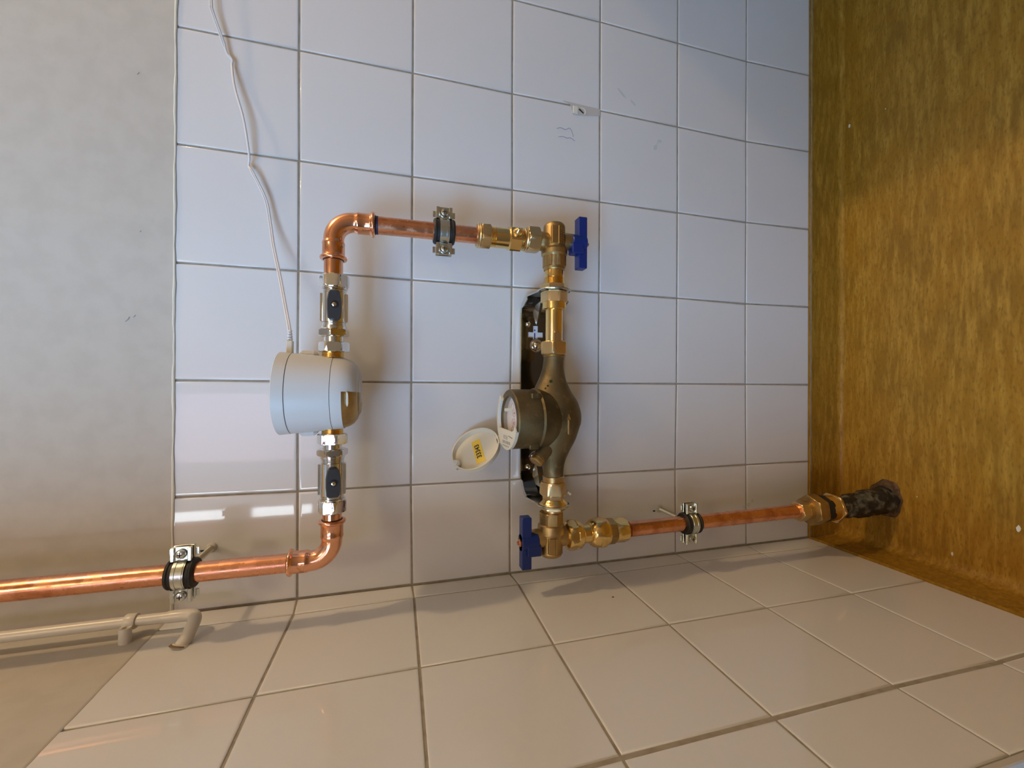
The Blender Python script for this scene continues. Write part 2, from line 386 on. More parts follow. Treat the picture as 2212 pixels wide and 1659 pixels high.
# marks on the back wall: broken tile with filler, pencil line, smudges
hole = [(0.7540, .5165), (0.7498, .5027), (0.7347, .4990), (0.7351, .4879), (0.7365, .4756), (0.7405, .4504), (0.7515, .4488)]
ch = MB().prism([(x, -0.0006, z) for x, z in hole], (0, 0.0008, 0))
obj('filler_patch', ch, 'filler', wall_back, smooth=False)
obj('wall_plug', MB().box((0.7362, -0.0016, 0.4895), (0.7488, 0.001, 0.4985), 0.0007), 'paintfleck', wall_back)
obj('drilled_hole', MB().prism([(x, -0.0009, z) for x, z in [(0.7440, .4885), (0.7462, .4868), (0.7400, .4790), (0.7384, .4800)]], (0, 0.001, 0)), 'dark', wall_back, smooth=False)
obj('plug_rim', MB().tube(smooth_path([(0.747, -0.001, .485), (0.7465, -0.001, .479), (0.742, -0.001, .4762), (0.7375, -0.001, .4775)], 4), 0.0009, 8), 'paintfleck', wall_back)
sq = smooth_path([(0.7067, -0.0004, 0.5259), (0.7093, -0.0004, 0.5195), (0.7076, -0.0004, 0.5114), (0.7111, -0.0004, 0.5042), (0.7058, -0.0004, 0.5001), (0.6979, -0.0004, 0.4976)], 5)
obj('pencil_mark', MB().tube(sq, 0.00045, 5), 'pencil', wall_back)
obj('pencil_mark', MB().tube(smooth_path([(0.694, -0.0004, 0.523), (0.6955, -0.0004, 0.515), (0.6942, -0.0004, 0.508), (0.6956, -0.0004, 0.502), (0.6915, -0.0004, 0.495)], 4), 0.0004, 5), 'pencil', wall_back)
def blot(cx, cz, rx, rz, ang, seed, material, parent, y=-0.00035, name='smudge'):
    rng = random.Random(seed); ps = []
    for k in range(14):
        t = 2*PI*k/14; r = rng.uniform(0.7, 1.1); a, b = rx*math.cos(t)*r, rz*math.sin(t)*r
        ps.append((cx+a*math.cos(ang)-b*math.sin(ang), y, cz+a*math.sin(ang)+b*math.cos(ang)))
    return obj(name, MB().prism(ps, (0, 0.0004, 0)), material, parent, smooth=False)

for (a, b, c_, d_, e) in [(.7857, .4093, .0028, .012, -.75), (.774, .3881, .0022, .008, -.65), (.7169, .3363, .003, .005, .2), (.7054, .3436, .004, .006, 1.2), (.712, .340, .0015, .002, 0)]:
    blot(a, b, c_, d_, e, int(a*1e4), 'smudge', wall_back)
for (a, b, r) in [(.0742, .1434, .0045), (.0805, .135, .004), (.0707, .1529, .0028), (.060, .118, .002)]:
    blot(a, b, r, r, 0, int(b*1e4), 'smudge', wall_back, name='stain')
obj('speck', MB().prism([(0.0004, -.1075, .4838), (0.0004, -.1065, .482), (0.0004, -.109, .4812), (0.0004, -.1082, .484)], (-.001, 0, 0)), 'dark', wall_left, smooth=False)
for (a, b, c2) in [(.3731, 1.0949, .006), (.3774, 1.0882, .003), (.4839, 1.0825, .0018), (.6809, 1.086, .003)]:
    obj('scratch', MB().tube([(a-c2*.5, -.0013, b+c2*.5), (a, -.0014, b), (a+c2*.5, -.0013, b-c2*.2)], 0.00035, 5), 'pencil', wall_back)
mid = lambda p, q, t=.5: tuple(p[i]*(1-t)+q[i]*t for i in range(3))

XL, XR, ZU, ZLW = 0.0805, 0.4936, 0.8485, 0.5605
def along_x(z, prof, **k): return MB().turn((0, D, z), (1, 0, 0), prof, **k)
def along_z(x, prof, **k): return MB().turn((x, D, 0), (0, 0, 1), prof, **k)

# ---------------- copper pipes and press elbows ----------------
o = tag(obj('copper_pipe', along_z(XL, [(0.8900, .011), (2.399, .011)], n=48), 'copper', loc=(XL, D, 0.89)),
        'long copper pipe running up from the press elbow past the cream painted pipe', 'pipe')
o = tag(obj('copper_pipe', MB().turn((0, D, ZU), (1, 0, 0), [(0.121, .011), (0.1375, .011)], n=48), 'copper_bright', loc=(0.121, D, ZU)),
        'short shiny copper pipe stub between left press elbow and left chrome valve', 'pipe')
o = tag(obj('copper_pipe', MB().turn((0, D, ZU), (1, 0, 0), [(0.4268, .011), (0.4510, .011)], n=48), 'copper_bright', loc=(0.4268, D, ZU)),
        'short shiny copper pipe stub between right chrome valve and right press elbow', 'pipe')
pr = tag(obj('copper_pipe', along_z(XR, [(0.6700, .011), (0.8070, .011)], n=48), 'copper', loc=(XR, D, 0.67)),
        'copper pipe from right press elbow down through a clamp to the brass check valve', 'pipe')
obj('marker_ring', along_z(XR, [(0.7965, .01105), (0.7965, .0112), (0.8010, .0112), (0.8010, .01105)], n=40, cap0=False, cap1=False), 'navy', pr)
tag(obj('copper_pipe', MB().turn((XL, D, 0), (0.0025, 0, -0.32), [(-0.440, .011), (-0.440, .011)], n=4) if False else
        MB().tube([(XL, D, 0.4400), (0.083, D, 0.1200)], 0.011, 48), 'copper', loc=(0.083, D, 0.12)),
        'copper pipe dropping from lower brass union to the large brass floor coupling', 'pipe')
def press_elbow(corner, ax, az, label):
    """ax: +1/-1 horizontal leg direction, az: vertical leg direction"""
    c = Vector(corner); t = thing('press_elbow', label, 'pipe elbow', tuple(corner))
    hx = Vector((ax, 0, 0)); hz = Vector((0, 0, az)); R = 0.0235
    leg = [(.0482, .0121), (.0478, .0150), (.0470, .0156), (.0455, .0158), (.0442, .0152), (.0432, .0134), (.0420, .0129), (.0300, .0129), (.0285, .0133), (.0270, .0129), (.0250, .0120)]
    pts = [c + hx*s for s, r in leg]; rs = [r for s, r in leg]
    for i in range(13):
        th = PI/2*i/12
        cen = c + hx*R + hz*R
        pts.append(cen - hz*R*math.cos(th) - hx*R*math.sin(th)); rs.append(.0119)
    pts += [c + hz*s for s, r in leg[::-1]]; rs += [r for s, r in leg[::-1]]
    obj('body', MB().tube(pts, rs, 40), 'copper_bright', t, angle=50)
    for d_ in (hx, hz):
        obj('seal_ring', MB().turn(c, d_, [(.0478, .0112), (.0484, .0122), (.0490, .0112)], n=32), 'rubber', t)
        # flat press marks
        obj('press_mark', MB().turn(c, d_, [(.0330, .01292, .01345), (.0380, .01292, .01345)], n=48, phase=.3, cap0=False, cap1=False), 'copper_bright', t)
    return t
press_elbow((XL, D, ZU), 1, 1, 'copper press elbow at the left end, joining long pipe to chrome valve')
press_elbow((XR, D, ZU), -1, -1, 'copper press elbow at the right end, above the clamped copper pipe')

# ---------------- chrome ball valves ----------------
def chrome_valve(st, z, label, phase, hang):
    """st: nut0, nut1, ring1, body0, body1, thread1, hex0, hex1, neck1, nut2 (absolute x, either direction)"""
    sgn = 1 if st[-1] > st[0] else -1
    t = thing('ball_valve', label, 'valve', ((st[3]+st[4])/2, D, z), 'chromed mini ball valves either side of the white leak guard')
    S = [abs(s-st[0]) for s in st]; O = (st[0], D, z); d = (sgn, 0, 0)
    T = lambda prof, ph=0, n=48, **k: MB().turn(O, d, prof, n=n, phase=ph*sgn, **k)
    obj('compression_nut', T(hexnut(S[0], S[1], .0174, .0022), phase, 72), 'chrome', t)
    obj('body', T([(S[1], .0150), (S[2]-.0003, .0150), (S[2], .0136)] + thread(S[2], S[3]-.0003, .0136, .0013, .0006) + [(S[3], .0128), (S[3]+.0004, .0141), (S[4]-.0004, .0141), (S[4], .0130)]
        + thread(S[4], S[5]-.0012, .0134, .0013, .0006) + [(S[5]-.001, .0143), (S[6], .0143)]), 'chrome', t)
    obj('union_nut', T(hexnut(S[6], S[7], .0182, .0016), phase+.5, 72), 'chrome', t)
    obj('neck', T([(S[7], .0112), (S[8], .0112)]), 'chrome', t)
    obj('end_nut', T(hexnut(S[8], S[9], .0180, .0012), phase+.12, 72), 'chrome', t)
    x0, x1 = sorted((st[3], st[4]))
    for s in (-1, 1):
        obj('side_lug', MB().box((x0+.001, D-.0055, z+s*.0135-.0022), (x1-.001, D+.0055, z+s*.0135+.0022), .0006), 'chrome', t)
    xc = (x0+x1)/2 + (-.002 if sgn > 0 else .001); r = Matrix.Rotation(hang, 4, 'X')
    def loc(mb):
        mb.v = [Vector((xc, D, z)) + r @ v for v in mb.v]; return mb
    obj('handle_boss', loc(MB().turn((0, -.010, 0), (0, -1, 0), [(0, .0075), (.006, .0075)], n=24)), 'chrome', t)
    L = .0175
    poly = [(-L, -.0050), (-L+.003, -.0074), (-.006, -.0082), (.005, -.0082), (L-.003, -.0066), (L, -.0045), (L, .0045), (L-.003, .0066), (.005, .0082), (-.006, .0082), (-L+.003, .0074), (-L, .0050)]
    m_ = MB(); n_ = len(poly)
    lv = [(-.0150, 1), (-.0190, 1), (-.0215, .86)]
    vs = [Vector((px*(1 if k < 2 else .95), y, pz*k2)) for k, (y, k2) in enumerate(lv) for (px, pz) in poly]
    F = [(a*n_+i, a*n_+(i+1) % n_, (a+1)*n_+(i+1) % n_, (a+1)*n_+i) for a in range(2) for i in range(n_)] + [tuple(range(n_)), tuple(range(2*n_, 3*n_))]
    hd = obj('handle', loc(m_.add(vs, F)), 'black', t, angle=25)
    obj('screw_recess', loc(MB().turn((0, -.0213, 0), (0, -1, 0), [(0, .0042), (.0014, .0042), (.0015, .0034)], n=24)), 'rubber', hd)
    obj('screw', loc(MB().turn((0, -.0222, 0), (0, -1, 0), [(0, .0024), (.0010, .0024), (.0016, .0012)], n=16)), 'chrome', hd)
    return t
chrome_valve([.1374, .1536, .1553, .1590, .1983, .2048, .2065, .2150, .2207, .2337], ZU, 'chrome ball valve with black handle at the left, beside left press elbow', .30, .18)
chrome_valve([.4268, .4104, .4087, .4047, .3685, .3631, .3610, .3515, .3450, .3328], ZU-.0012, 'chrome ball valve with black handle at the right, beside right press elbow', .42, .12)

# ---------------- white leak guard ----------------
GX = .2825
g = thing('leak_guard', 'white plastic water leak guard drum mounted on the pipe between two chrome valves', 'water controller', (GX, D, .818))
for (a, b) in ((.2330, .2400), (.3255, .3330)):
    obj('threaded_end', along_x(ZU, thread(a, b, .0127, .0017, .0011), n=48), 'brass', g)
def shell(prof, name, material, keep=None):
    mb = MB().turn((GX, D, 0), (0, 0, 1), prof, n=96, cap0=True, cap1=True)
    if keep: mb.f = [f for f in mb.f if keep(sum((mb.v[i] for i in f), Vector())/len(f))]
    return obj(name, mb, material, g, angle=40)
low = [(.8165, .014), (.8172, .026), (.8195, .0325), (.8235, .0378), (.8290, .0412), (.8345, .0430), (.8400, .0438), (.8465, .0442)]
shell(low, 'lower_shell', 'white', lambda c: not (c.z < .8342 and math.atan2(c.x-GX, D-c.y) < .085 and math.atan2(c.x-GX, D-c.y) > -2.6))
shell([(a, r-.0008) for a, r in low[:6]] + [(.8352, .0385)], 'brass_insert', 'brass_cast', lambda c: -2.7 < math.atan2(c.x-GX, D-c.y) < .12)
shell([(.8345, .0375), (.8352, .0425)], 'inner_rim', 'white')
wh = lambda c: not (-2.6 < math.atan2(c.x-GX, D-c.y) < .085)
for mt_, kp in (('white', wh), ('brass_cast', lambda c: not wh(c))): shell([(.8158, .0120), (.8160, .0240), (.8172, .0262)], 'bottom_cap', mt_, kp)
shell([(.8460, .0432), (.8480, .0434)], 'seam_ring', 'seam')
shell([(.8471, .0443), (.8700, .0462), (.8922, .0480)], 'upper_shell', 'white')
shell([(.8920, .0470), (.8935, .0472)], 'seam_ring', 'seam')
shell([(.8931, .0481), (.9050, .0492), (.9058, .0485), (.9062, .047)], 'cap', 'white')
for s in (-1, 1):
    obj('side_tab', MB().box((GX+s*.0455-.006, D-.004, .866), (GX+s*.0455+.006, D+.016, .886), .0035), 'white', g)
# slot in the brass insert
sl = []
for i in range(20):
    t = 2*PI*i/20; px = .0052*math.cos(t); pz = .0019*math.sin(t); px += .0035*(1 if px > 0 else -1)
    x = .2765+px; zz = .8285+pz; rr = .0400; yy = D-math.sqrt(rr*rr-(x-GX)**2)-.0012
    sl.append((x, yy, zz))
obj('slot', MB().prism(sl, (0, .002, 0)), 'cream', g, smooth=False)
obj('slot_rim', MB().tube([(p[0], p[1]-.0002, p[2]) for p in sl]+[(sl[0][0], sl[0][1]-.0002, sl[0][2])], .0005, 6), 'brass_cast', g)

# power cable
cb_ = thing('power_cable', 'thin white power cable hanging over the tiles, plugged into the white leak guard', 'cable', (.332, D, .897))
obj('plug', MB().box((.3290, -.0815, .8925), (.3455, -.0745, .9000), .0012), 'cream', cb_)
for i in range(4):
    x = .3465+.0032*i
    obj('strain_rib', MB().turn((x, -.0775+.0004*i, .8965), (1, .1, 0), [(0, .0033-.0003*i), (.0018, .0031-.0003*i)], n=16), 'cable', cb_)
path = [(.344, -.077, .8965), (.3578, -.074, .8977), (.3917, -.054, .9074), (.4294, -.036, .9174), (.4745, -.02, .9293), (.5071, -.012, .9353), (.5378, -.010, .9414), (.5702, -.012, .9562), (.5790, -.007, .9615), (.5830, -.007, .9618), (.595, -.011, .9606), (.6375, -.014, .9663), (.6765, -.012, .9769), (.7080, -.006, .9822), (.7150, -.006, .9815), (.7195, -.006, .9845), (.7237, -.006, .9881), (.7405, -.009, .9931), (.7722, -.012, 1.0034), (.7867, -.012, 1.0045), (.90, -.012, 1.012), (1.3, -.012, 1.02)]
sp = smooth_path(path, 5)
cm = MB(); N_ = len(sp)
tw = [0.0 if (p.x < .575 or p.x > .73) else 1.1 for p in sp]
for s in (-1, 1): cm.tube([p + Vector((0, s*.0010*math.sin(w), s*.0010*math.cos(w))) for p, w in zip(sp, tw)], .00125, 8)
obj('cord', cm, 'cable', cb_)

# ---------------- pipe clamps ----------------
def clamp(x, z, label, rod, zt=0.0):
    t = thing('pipe_clamp', label, 'pipe clamp', (x, D, z), 'zinc pipe clamps with black rubber lining')
    def arc_band(r0, r1, a0, a1, h0, h1, n=24):
        mb = MB(); vs = []; F = []
        for i in range(n+1):
            th = a0+(a1-a0)*i/n; c, s = math.cos(th), math.sin(th)
            for (r, h) in ((r0, h0), (r1, h0), (r1, h1), (r0, h1)): vs.append((x+r*c, D+r*s, z+h))
        for i in range(n):
            for j in range(4): F.append((i*4+j, i*4+(j+1) % 4, (i+1)*4+(j+1) % 4, (i+1)*4+j))
        F += [(0, 1, 2, 3), (n*4, n*4+1, n*4+2, n*4+3)]
        return mb.add(vs, F)
    rb = MB().turn((x, D, z), (0, 0, 1), [(-.0135, .0112), (-.0135, .0150), (-.0118, .0163), (-.0105, .0163), (-.0095, .0152), (.0095, .0152), (.0105, .0163), (.0118, .0163), (.0135, .0150), (.0135, .0112)], n=40)
    obj('rubber_lining', rb, 'rubber', t)
    for side, nm in ((-1, 'front_band'), (1, 'rear_band')):
        a0, a1 = (PI+.18, 2*PI-.18) if side < 0 else (.18, PI-.18)
        mb = arc_band(.0152, .0166, a0, a1, -.0060, .0060)
        for hz in (-.0036, .0036):
            q = arc_band(.0164, .0173, a0+.15, a1-.15, hz-.0011, hz+.0011); mb.add(q.v, q.f)
        y0 = D+side*.0022
        for s in (-1, 1):
            ya, yb = sorted((y0, y0+side*.0016))
            mb2 = MB().box((min(x+s*.0150, x+s*.0310), ya, z-.0102), (max(x+s*.0150, x+s*.0310), yb, z+.0102), .0004); mb.add(mb2.v, mb2.f)
            for e in (-1, 1):   # folded stiffening edges
                mb3 = MB().box((min(x+s*.0152, x+s*.0308), min(ya, ya+side*.002)-.0004, z+e*.0083-.0020), (max(x+s*.0152, x+s*.0308), max(yb, yb+side*.002)+.0004, z+e*.0083+.0020), .0006); mb.add(mb3.v, mb3.f)
        obj(nm, mb, 'zinc', t, angle=30)
    for s in (-1, 1):
        sc = obj('screw', MB().turn((x+s*.0235, D+.012, z), (0, -1, 0), [(0, .0022), (.0160, .0022), (.0162, .0052), (.0175, .0054), (.0195, .0044), (.0205, .0022)], n=24), 'zinc', t)
        obj('cross_slot', MB().box((x+s*.0235-.0026, D-.00895, z-.0004), (x+s*.0235+.0026, D-.0082, z+.0004)).box((x+s*.0235-.0004, D-.00895, z-.0026), (x+s*.0235+.0004, D-.0082, z+.0026)), 'dark', sc, smooth=False)
        for e in (-1, 1): obj('nut_wing', MB().box((x+s*.0235-.004, D+.002, z+e*.0128-.0020), (x+s*.0235+.004, D+.0035, z+e*.0128+.0014), .0004), 'zinc', t)
    obj('boss_nut', MB().turn((x, D, z), (0, 1, 0), hexnut(.0168, .0260, .0085, .001), n=48), 'zinc', t)
    obj('threaded_stud', MB().turn((x, D, z), (0, 1, 0), thread(.025, -D+.001, .0038, .0012, .0005), n=20), 'zinc', t)
    if rod:
        obj('wall_plug', MB().turn((x, 0, z), (0, -1, 0), [(-.001, .0062), (.0012, .0064), (.0040, .0045)], n=20), 'filler', t)
        obj('drill_mark', MB().box((x-.0045, -.0006, z+.0085), (x-.0022, .0006, z+.0130)), 'navy', t, smooth=False)
    return t
clamp(XL, 1.0035, 'zinc clamp with black rubber holding the long copper pipe near the cream pipe', True)
clamp(XR, .7145, 'zinc clamp with black rubber on the pipe below the right press elbow', False)
clamp(.0812, .3335, 'zinc clamp with black rubber on the lowest copper pipe above the floor', True)

# ---------------- brass check valve under the right pipe ----------------
t = thing('check_valve', 'polished brass check valve with a small test screw below the right copper pipe', 'valve', (XR, D, .5823))
obj('compression_nut', along_z(XR, [(.6707, .0118), (.6707, .0148), (.6690, .0160), (.6672, .0160), (.6668, .0166)][::-1] if False else hexnut(.6529, .6665, .0182, .0020), n=72, phase=.2), 'brass_satin', t)
obj('olive_collar', along_z(XR, [(.6665, .0163), (.6675, .0166), (.6690, .0158), (.6700, .0160), (.6712, .0145), (.6712, .0112)], n=40), 'brass_satin', t)
obj('body', along_z(XR, [(.5995, .0106), (.6095, .0106)] + [(.6096, .0135, .0178), (.6112, .0178, .0178), (.6262, .0178, .0178), (.6278, .0137, .0178), (.6279, .0136), (.6462, .0136)] + thread(.6463, .6531, .0137, .0017, .0009), n=72, phase=.2), 'brass', t)
kn = MB().turn((XR+.003, D-.010, .6176), (.25, -1, .05), [(0, .0064), (.0068, .0064), (.0072, .0058, .0066), (.0100, .0050, .0058), (.0135, .0012)], n=36)
obj('test_screw', kn, 'brass', t)
obj('outlet_nut', along_z(XR+.0015, hexnut(.5835, .6015, .0184, .0020), n=72, phase=.45), 'brass_satin', t)
obj('outlet_collar', along_z(XR+.001, [(.6012, .0158), (.6025, .0163), (.6040, .0156), (.6056, .0158), (.6070, .0140), (.6075, .0108)], n=40), 'brass_satin', t)

# ---------------- angle stop valves ----------------
def bar_handle(t, x, z0, z1, half, yo, hubz, tipz):
    zl, zh = min(z0, z1), max(z0, z1)
    hd = obj('handle', MB().box((x-half, D-.0105+yo, zl), (x+half, D+.0045+yo, zh), .0009), 'blue', t, angle=20)
    s = 1 if hubz > z0 else -1
    obj('hub', MB().turn((x, D-.002+yo, min(z0, z1, hubz)), (0, 0, 1), [(0, .0105), (.0012, .0122), (abs(hubz-(zl if s > 0 else zh))-.001, .0122), (abs(hubz-(zl if s > 0 else zh)), .0110)], n=40), 'blue', hd)
    obj('stop_lug', MB().box((x-.0170, D-.0145+yo, min(hubz+s*.002, (z0+z1)/2)), (x-.0020, D+.002+yo, max(hubz+s*.002, (z0+z1)/2)), .0012), 'blue', hd)
    obj('handle_nut', MB().turn((x, D-.003+yo, zl if s > 0 else zh), (0, 0, -s), hexnut(-.0005, .0022, .0058, .0005) + [(.0023, .0024), (.0048, .0024)], n=48), 'copper', hd)
t = thing('angle_valve', 'cast brass angle valve with blue bar handle, at the right below the check valve', 'valve', (.4985, D, .56))
VX, VZ = .4985, .5600
obj('body', MB().turn((0, D, VZ), (1, 0, 0), [(.4545, .0120), (.4545, .0142), (.4560, .0150), (.4590, .0150)] + [(.4592, .0158, .0172, 8), (.4600, .0172, .0172, 8), (.4735, .0172, .0172, 8)]
    + [(.4742, .0165), (.4765, .0184), (.4825, .0184), (.4850, .0168), (.4860, .0156), (.5150, .0154), (.5180, .0146), (.5200, .0128), (.5212, .0095)], n=80, phase=.15), 'brass_cast', t, angle=28)
obj('side_branch', MB().turn((XR+.001, D, 0), (0, 0, 1), [(.5620, .0110), (.5700, .0125, .0135, 8), (.5760, .0135, .0140, 8), (.5800, .0135, .0140, 8), (.5840, .0118)], n=64), 'brass_cast', t)
obj('raised_panel', MB().box((.4885, D-.0168, VZ+.0005), (.5130, D-.0100, VZ+.0095), .0006), 'brass_cast', t)
obj('panel_rib', MB().box((.4885, D-.0178, VZ-.0015), (.5130, D-.0120, VZ+.0005), .0005), 'brass_satin', t)
rm = MB(); rr_ = random.Random(5)
for i in range(7):
    a = .4900+.0032*i
    for j, zz in enumerate((VZ-.0045, VZ-.0085)):
        yy = D-math.sqrt(.0155**2-(zz-VZ)**2)
        k = rr_.uniform(-.0006, .0006)
        rm.prism([(a, yy-.0003, zz-.0013), (a+.0007, yy-.0003, zz-.0013), (a+.0015+k, yy-.0003, zz+.0011), (a+.0008+k, yy-.0003, zz+.0011)], (0, .002, 0))
obj('cast_marks', rm, 'brass_satin', t, smooth=False)
obj('stem', MB().turn((VX-.0015, D, 0), (0, 0, 1), [(.5290, .0085), (.5300, .0115), (.5360, .0120), (.5480, .0122)], n=40), 'brass_cast', t)
bar_handle(t, .4945, .5150, .5280, .0362, -.002, .5370, .508)

t = thing('angle_valve', 'cast brass angle valve with dark blue bar handle, at the left near the side wall', 'valve', (XL, D, .5625))
LX, LZ = .0805, .5630
obj('body', MB().turn((0, D, LZ), (1, 0, 0), [(.0538, .0095), (.0548, .0128), (.0565, .0148), (.0590, .0160), (.0600, .0165), (.0612, .0162), (.0855, .0166), (.0868, .0188), (.0955, .0190), (.0985, .0182), (.0995, .0165)]
    + [(.1000, .0172, .0172, 8), (.1150, .0172, .0172, 8), (.1160, .0160, .0172, 8)], n=80, phase=.15), 'brass_cast', t, angle=28)
obj('raised_panel', MB().box((.0620, D-.0175, LZ-.001), (.0840, D-.0100, LZ+.0095), .0006), 'brass_cast', t)
obj('panel_rib', MB().box((.0620, D-.0184, LZ-.0028), (.0840, D-.0120, LZ-.001), .0005), 'brass_cast', t)
obj('stem', MB().turn((LX, D, 0), (0, 0, 1), [(.5700, .0128), (.5860, .0128), (.5900, .0120), (.5940, .0085)], n=40), 'brass_cast', t)
obj('side_branch', MB().turn((LX, D, 0), (0, 0, 1), [(.5380, .0135), (.5420, .0135, .0150, 8), (.5500, .0140, .0150, 8), (.5600, .0130)], n=64), 'brass_cast', t)
bar_handle(t, .0785, .5955, .6090, .0352, -.002, .5845, .612)

# ---------------- meter couplings ----------------
t = thing('meter_coupling', 'bright brass coupling with union nut, joining right angle valve to the water meter', 'pipe fitting', (.40, D, ZLW))
X_ = lambda prof, **k: MB().turn((0, D, ZLW-.0006), (1, 0, 0), prof, **k)
obj('threaded_nipple', X_(thread(.4340, .4440, .0139, .0018, .0010) + [(.4442, .0136), (.4535, .0136), (.4550, .0130)], n=48), 'brass', t)
obj('flange_nut', X_(hexnut(.4281, .4345, .0200, .0012), n=72, phase=.35), 'brass_satin', t)
obj('lock_nut', X_(hexnut(.4090, .4250, .0192, .0012), n=72, phase=.15), 'brass_satin', t)
obj('collar', X_([(.3990, .0150), (.4000, .0168), (.4092, .0168)], n=48), 'brass', t)
obj('tail_pipe', X_([(.3535, .0121), (.3992, .0121)], n=48), 'brass', t)
obj('key_flat', MB().box((.3550, D-.0135, ZLW-.0062), (.3660, D-.0050, ZLW+.0050), .0004).box((.3660, D-.0132, ZLW-.0042), (.3690, D-.0050, ZLW+.0032), .0004), 'brass_satin', t)
obj('union_nut', X_(hexnut(.3362, .3550, .0200, .0026), n=72, phase=PI/6+.12), 'brass_satin', t)
t = thing('meter_coupling', 'gold brass coupling with hexagon nut, joining the water meter to left angle valve', 'pipe fitting', (.14, D, ZLW))
obj('union_nut', X_([(.1400, .0176), (.1408, .0192, .0192)] + hexnut(.1415, .1560, .0194, .0012)[2:4] + [(.1570, .0180), (.1585, .0176), (.1590, .0155)], n=72, phase=.28), 'brass_satin', t)
obj('hex_tail', X_(hexnut(.1335, .1415, .0152, .0008), n=72, phase=.35), 'brass_satin', t)
obj('flange_nut', X_([(.1265, .0200), (.1278, .0202), (.1294, .0196), (.1318, .0168), (.1345, .0150)], n=72, phase=.1), 'brass', t)
obj('clamp_nut', X_(hexnut(.1195, .1243, .0190, .0012), n=72, phase=.2), 'brass_satin', t)
obj('threaded_nipple', X_([(.1140, .0130), (.1200, .0130)], n=40), 'brass_satin', t)
obj('inspection_tag', MB().box((.1418, D-.0165, ZLW-.0205), (.1452, D-.0085, ZLW-.0185), .0002), 'cream', t)

# ---------------- meter bracket ----------------
t = thing('meter_bracket', 'dark mirror-like steel bracket with cross cut-out, fixed to tiles behind the meter', 'bracket', (.30, -.001, .552))
BZ0, BZ1 = .5245, .5860; bc = .5553
# back plate with a cross-shaped opening: built from strips around it
def plate(poly, material='steel'): return MB().prism([(x, -.0016, z) for x, z in poly], (0, -.0016, 0))
obj('back_plate', MB().box((.158, -.0032, BZ0), (.352, -.0012, BZ1)), 'steel', t, smooth=False)
cz = .5620
def cross_sections():
    mb = MB(); hw = .0042; arm = .0125; cx = .3725
    xs = [.352, cx-.0145, cx-.004, cx+.0045, cx+.0145, .403]
    half = [hw, hw, arm, hw, 0]
    for i in range(5):
        h = half[i]
        if i == 0: h = hw
        a, b = xs[i], xs[i+1]
        if h > 0:
            mb.box((a, -.0032, cz+h), (b, -.0012, BZ1)); mb.box((a, -.0032, BZ0), (b, -.0012, cz-h))
        else: mb.box((a, -.0032, BZ0), (b, -.0012, BZ1))
    return mb
obj('slotted_plate', cross_sections(), 'steel', t, smooth=False)
obj('pencil_line', MB().box((.3660, -.0006, cz-.0006), (.3760, .0004, cz+.0012)).box((.3795, -.0006, cz-.0008), (.3815, .0004, cz+.0012)), 'marker', t, smooth=False)
